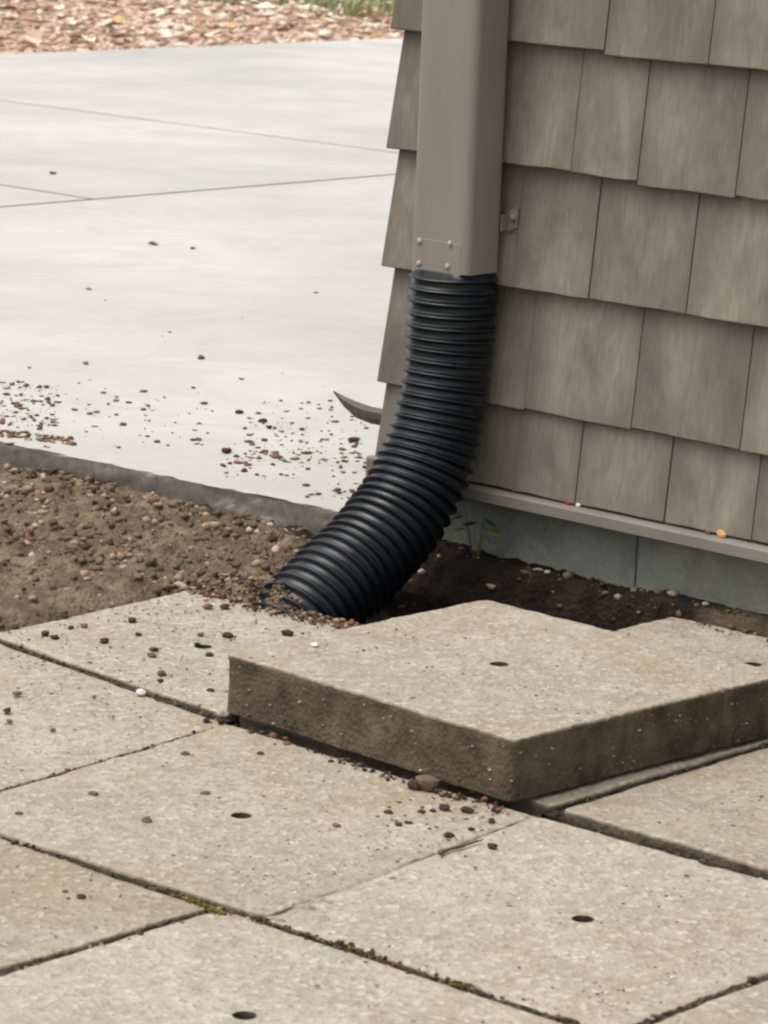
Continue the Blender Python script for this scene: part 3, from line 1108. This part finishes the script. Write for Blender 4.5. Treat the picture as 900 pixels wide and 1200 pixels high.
# ------------------------------------------------------------------ bent metal strap poking out past the house corner
sec = [(-0.004, 0.197, 0.0), (-0.090, 0.196, 0.0), (-0.122, 0.200, 0.0), (-0.150, 0.209, 0.0), (-0.174, 0.221, 0.0)]
bm = bmesh.new()
prev = None
rows = []
for k, (x, z, _) in enumerate(sec):
    hw = [0.0125, 0.0135, 0.0130, 0.0085, 0.0015][k]
    dy = [0.016, 0.016, 0.013, 0.008, 0.001][k]
    rows.append([bm.verts.new((x, 0.034 + y, zz)) for y, zz in ((-dy, z - hw * .2), (-dy * .2, z - hw), (dy, z - hw * .4), (dy, z + hw * .5), (-dy * .2, z + hw), (-dy, z + hw * .6))])
for a, b in zip(rows[:-1], rows[1:]):
    for i in range(6):
        bm.faces.new((a[i], a[(i + 1) % 6], b[(i + 1) % 6], b[i]))
bm.faces.new(rows[0])
bm.faces.new(rows[-1][::-1])
o = bm_obj('metal_strap', bm, M['strap'])
tag(o, 'bent dark metal strap with a pointed end sticking out past the house corner', 'metal strap')


# ------------------------------------------------------------------ single clods, stones, leaves
def clod(name, px, py, z, size, mat, label, cat, group=None, flat=0.6, stretch=1.25, seed=0):
    p = at_z(px, py, z)
    bm = bmesh.new()
    bmesh.ops.create_icosphere(bm, subdivisions=2, radius=1.0)
    a = random.uniform(0, 3.1)
    for v in bm.verts:
        f = 1 + 0.45 * fbm(v.co.x + px, v.co.y + py, v.co.z, 1.3, 3)
        v.co = Vector((v.co.x * f * stretch, v.co.y * f, max(v.co.z * f, -0.85) * flat)) * size
    lo = min(v.co.z for v in bm.verts)
    for v in bm.verts:
        v.co.z -= lo
    bmesh.ops.rotate(bm, verts=bm.verts, cent=(0, 0, 0), matrix=Matrix.Rotation(a, 3, 'Z'))
    o = bm_obj(name, bm, mat, loc=(p.x, p.y, z))
    return tag(o, label, cat, group)


DZ = DRIVE_Z - 0.0005
for (px, py, s) in ((265, 531, 0.0085), (280, 485, 0.0065), (308, 495, 0.0065), (415, 518, 0.0085), (287, 503, 0.0038), (277, 536, 0.0042)):
    clod('dirt_clod', px, py, DZ, s, M['crumb_dark'], 'dark clod of soil on the driveway among the crumbs near the house corner', 'dirt clod', 'soil clods on the driveway')
for (px, py, s) in ((235, 421, 0.0070), (105, 486, 0.0048), (184, 519, 0.0048), (136, 487, 0.0036), (168, 481, 0.0046), (144, 499, 0.0055)):
    clod('dirt_clod', px, py, DZ, s, M['crumb_brown'], 'small brown clod lying singly on the pale driveway', 'dirt clod', 'lone clods on the driveway')
clod('stone', 324, 537, DZ, 0.0075, M['crumb_brown'], 'flat brown stone among the crumbs on the driveway', 'stone', None, 0.45)
for (px, py, s) in ((179, 287, 0.020), (226, 292, 0.012), (100, 427, 0.012), (62, 204, 0.02)):
    p = at_z(px, py, DZ)
    V, F = [], []
    a = random.uniform(-0.5, 0.5) - 0.7
    pts_ = [(-1, 0, .05), (-.5, -.4, .22), (.2, -.5, .32), (.8, -.2, .12), (1.05, 0, .0), (.7, .3, .25), (0, .5, .12), (-.6, .35, .3)]
    for (u, w, hh) in pts_:
        V.append((s * (u * math.cos(a) - w * math.sin(a)), s * (u * math.sin(a) + w * math.cos(a)), s * hh + 0.001))
    V.append((0, 0, s * 0.10))
    n = len(pts_)
    V2 = [(x, y, z + 0.0012) for x, y, z in V]
    F = [(i, (i + 1) % n, n) for i in range(n)]
    off_ = len(V)
    FF = [f[::-1] for f in F] + [tuple(q + off_ for q in f) for f in F] + [(i, (i + 1) % n, (i + 1) % n + off_, i + off_) for i in range(n)]
    o = mesh_obj('dry_leaf', V + V2, FF, M['leaf_brown'], loc=p)
    tag(o, 'small curled brown leaf lying on the open driveway', 'leaf', 'leaves on the driveway')

SPOT = [(18, 737, .0052), (53, 745, .0062), (64, 749, .0055), (72, 721, .0075), (76, 724, .005), (122, 753, .006), (155, 729, .006), (180, 763, .0048), (178, 770, .0055),
        (190, 792, .0065), (188, 799, .004), (235, 745, .0042), (231, 756, .0035), (245, 769, .0048), (267, 747, .0065), (264, 713, .0065), (244, 713, .006), (247, 811, .0045),
        (83, 737, .004), (98, 735, .005), (162, 745, .004)]
for (px, py, s) in SPOT:
    clod('dirt_clod', px, py, 0.0, s, random.choice((M['crumb_dark'], M['crumb_dark'], M['crumb_brown'])), 'dark crumb of soil on the paving slab beside the dug soil', 'dirt clod', 'soil crumbs on the slab by the soil')
clod('dirt_clod', 336, 744, 0.0005, 0.0068, M['crumb_dark'], 'dark clod of soil at the back left edge of the lifted slab', 'dirt clod')
clod('pebble', 368, 758, 0.0815, 0.0052, M['leaf_white'], 'tiny white pebble on top of the lifted slab', 'pebble')
for (px, py, s) in ((455, 954, .0045), (467, 968, .0042), (478, 966, .0038), (494, 953, .0045), (507, 952, .004), (521, 950, .0068), (547, 952, .0065), (576, 964, .0045), (577, 994, .0055), (526, 981, .0055), (552, 973, .0035)):
    clod('dirt_clod', px, py, 0.0, s, M['crumb_dark'], 'dark crumb of soil on the slab below the front edge of the lifted slab', 'dirt clod', 'soil crumbs below the lifted slab')
clod('stone', 500, 926, 0.0, 0.0125, M['crumb_brown'], 'brown lump tucked against the front face of the lifted slab', 'stone', None, 0.8)
clod('dirt_clod', 486, 925, 0.0, 0.008, M['crumb_dark'], 'dark clod beside the brown lump under the lifted slab', 'dirt clod', None, 0.8)
clod('pebble', 165, 814, 0.0, 0.0062, M['leaf_white'], 'white pebble beside the soil-filled joint', 'pebble')
for (px, py, s) in ((20, 815, .005), (105, 778, .003), (110, 818, .003), (11, 847, .004), (62, 857, .0035), (8, 835, .005), (110, 933, .005), (240, 932, .0045), (217, 885, .0045), (305, 885, .0042), (22, 955, .004), (172, 964, .006), (394, 969, .004), (95, 1053, .0045), (76, 1046, .003)):
    clod('crumb', px, py, 0.0, s, random.choice((M['crumb_red'], M['crumb_brown'], M['crumb_dark'])), 'tiny brown crumb on a paving slab away from the lifted slab', 'crumb', 'stray crumbs on the paving')

# twig on the slab
bm = bmesh.new()
prev = None
path = [at_z(*q, 0.004) for q in ((515, 999), (527, 995), (540, 992), (552, 988), (566, 984))]
rad_ = [0.0032, 0.0018, 0.0021, 0.0014, 0.0008]
rows = []
for k, p in enumerate(path):
    d = (path[min(k + 1, 4)] - path[max(k - 1, 0)]).normalized()
    n1 = d.cross(Vector((0, 0, 1))).normalized()
    n2 = n1.cross(d)
    rows.append([bm.verts.new(p + (n1 * math.cos(a) + n2 * math.sin(a)) * rad_[k]) for a in [i * math.pi / 3 for i in range(6)]])
for a, b in zip(rows[:-1], rows[1:]):
    for i in range(6):
        bm.faces.new((a[i], a[(i + 1) % 6], b[(i + 1) % 6], b[i]))
bm.faces.new(rows[0])
bm.faces.new(rows[-1])
o = bm_obj('twig', bm, M['twig'], smooth=True)
tag(o, 'short thin brown twig on the slab in front of the lifted slab', 'twig')


# fine crumbs on paving and driveway
def on_region(n, regions, z, smin, smax, seed, name, label, w, parent=None):
    r = np.random.default_rng(seed)
    pts, sz = [], []
    ws = np.array([q[4] for q in regions], float)
    for i in range(n):
        q = regions[r.choice(len(regions), p=ws / ws.sum())]
        px, py = r.uniform(q[0], q[1]), r.uniform(q[2], q[3])
        sc_ = 1.0
        if len(q) > 5:
            py += (px - q[0]) * q[5]
        p = at_z(px, py, z)
        pts.append((p.x, p.y, z))
        sz.append(smin + (smax - smin) * r.random() ** 2.5)
    o = scatter(name, pts, sz, CRUMBS, w, parent, (0.2, 0.5), seed, 0.25)
    return tag(o, label, 'crumbs')


on_region(900, [(0, 70, 448, 500, 5), (0, 90, 503, 512, 4, 0.12), (0, 250, 455, 525, 2.5), (290, 432, 470, 545, 4.5), (260, 440, 515, 560, 2.5, 0.1), (360, 425, 575, 585, 0.6), (0, 440, 330, 470, 0.5)],
          DRIVE_Z, 0.0012, 0.0085, 21, 'driveway_crumbs', 'scattered soil crumbs on the driveway along its dug edge', (6, 26, 40, 24, 4))
on_region(620, [(0, 380, 712, 745, 4, 0.03), (0, 250, 735, 780, 3, 0.15), (10, 330, 690, 720, 1.5), (0, 250, 780, 900, 1.2), (250, 600, 880, 1000, 1.0, 0.2), (440, 600, 925, 1000, 1.8), (0, 900, 960, 1190, 0.9)],
          0.001, 0.0009, 0.0032, 22, 'paving_crumbs', 'fine soil crumbs scattered over the paving slabs', (30, 34, 22, 10, 4))
# soil spilled at the pipe mouth and on the slab edge
pts, sz = [], []
for i in range(900):
    x = rng.uniform(-0.02, 0.34)
    y = -0.405 - abs(rng.normal(0, 0.022))
    pts.append((x, y, max(soil_h(x, y), 0.0)))
    sz.append(0.0015 + 0.005 * rng.random() ** 2.5)
o = scatter('spilled_soil', pts, sz, CRUMBS, (22, 36, 24, 14, 4), None, (0.4, 0.8), 31)
tag(o, 'soil spilled over the back edge of the paving slab by the pipe', 'soil')
pts, sz = [], []
for i in range(170):
    t_ = rng.random()
    pts.append((0.515 + 0.51 * t_ + rng.normal(0, .004), -0.903 - 0.022 * t_ - 0.020 + rng.normal(0, .007), 0.0))
    sz.append(0.0012 + 0.0045 * rng.random() ** 2)
o = scatter('slab_edge_soil', pts, sz, CRUMBS, (60, 30, 4, 4, 2), None, (0.4, 0.9), 33)
tag(o, 'dark soil crumbs along the foot of the lifted slab', 'soil')

# ------------------------------------------------------------------ weeds at the foundation and litter on the trim ledge
wd = empty('weed', (0.20, -0.045, 0.03))
tag(wd, 'small green weed growing between the drain pipe and the foundation', 'weed')
for k in range(9):
    a = random.uniform(0, 6.28)
    L_ = random.uniform(0.018, 0.028)
    hgt = random.uniform(0.02, 0.07)
    ox, oy = 0.022 * math.cos(a), 0.010 * math.sin(a)
    V = [(ox * .2, oy * .2, 0), (ox * .2 + .0015, oy * .2, 0), (ox + .0015, oy, hgt), (ox, oy, hgt)]
    d = Vector((math.cos(a), math.sin(a) * .6 - .3, -0.35)).normalized()
    s_ = d.cross(Vector((0, 0, 1))).normalized()
    b0 = Vector((ox, oy, hgt))
    k0 = len(V)
    for u, w in ((0, 0), (.35, .48), (.75, .42), (1, 0), (.75, -.42), (.35, -.48)):
        q = b0 + d * (L_ * u) + s_ * (L_ * w)
        V.append((q.x, q.y, q.z + 0.003 * abs(w)))
    o = mesh_obj('leaf', V, [(0, 1, 2, 3), tuple(range(k0, k0 + 6))], M['weed'], wd)


def ledge_bit(px, py, size, mat, label, cat, name):
    d = FWD + RIGHT * ((px - 450) / FPX) - UP * ((py - 600) / FPX)
    p = CAM + d * ((-0.040 - CAM.y) / d.y)
    p.z = 0.1392
    bm = bmesh.new()
    bmesh.ops.create_icosphere(bm, subdivisions=2, radius=size)
    for v in bm.verts:
        v.co = Vector((v.co.x * 1.2, v.co.y * .45, v.co.z * 0.8 + size * .6)) * (1 + 0.35 * fbm(v.co.x, v.co.y, v.co.z, 90))
    o = bm_obj(name, bm, mat, loc=p)
    tag(o, label, cat)


ledge_bit(665, 587, 0.0052, M['leaf_red'], 'dark red leaf scrap on the trim ledge under the shingles', 'leaf scrap', 'leaf_scrap')
ledge_bit(677, 592, 0.0042, M['leaf_white'], 'white chip on the trim ledge beside the red leaf scrap', 'chip', 'chip')
ledge_bit(845, 622, 0.0075, M['leaf_yellow'], 'yellow leaf scrap standing on the trim ledge under the shingles', 'leaf scrap', 'leaf_scrap')
ledge_bit(829, 621, 0.0040, M['leaf_brown'], 'brown leaf crumb beside the yellow leaf scrap on the trim ledge', 'leaf scrap', 'leaf_scrap')
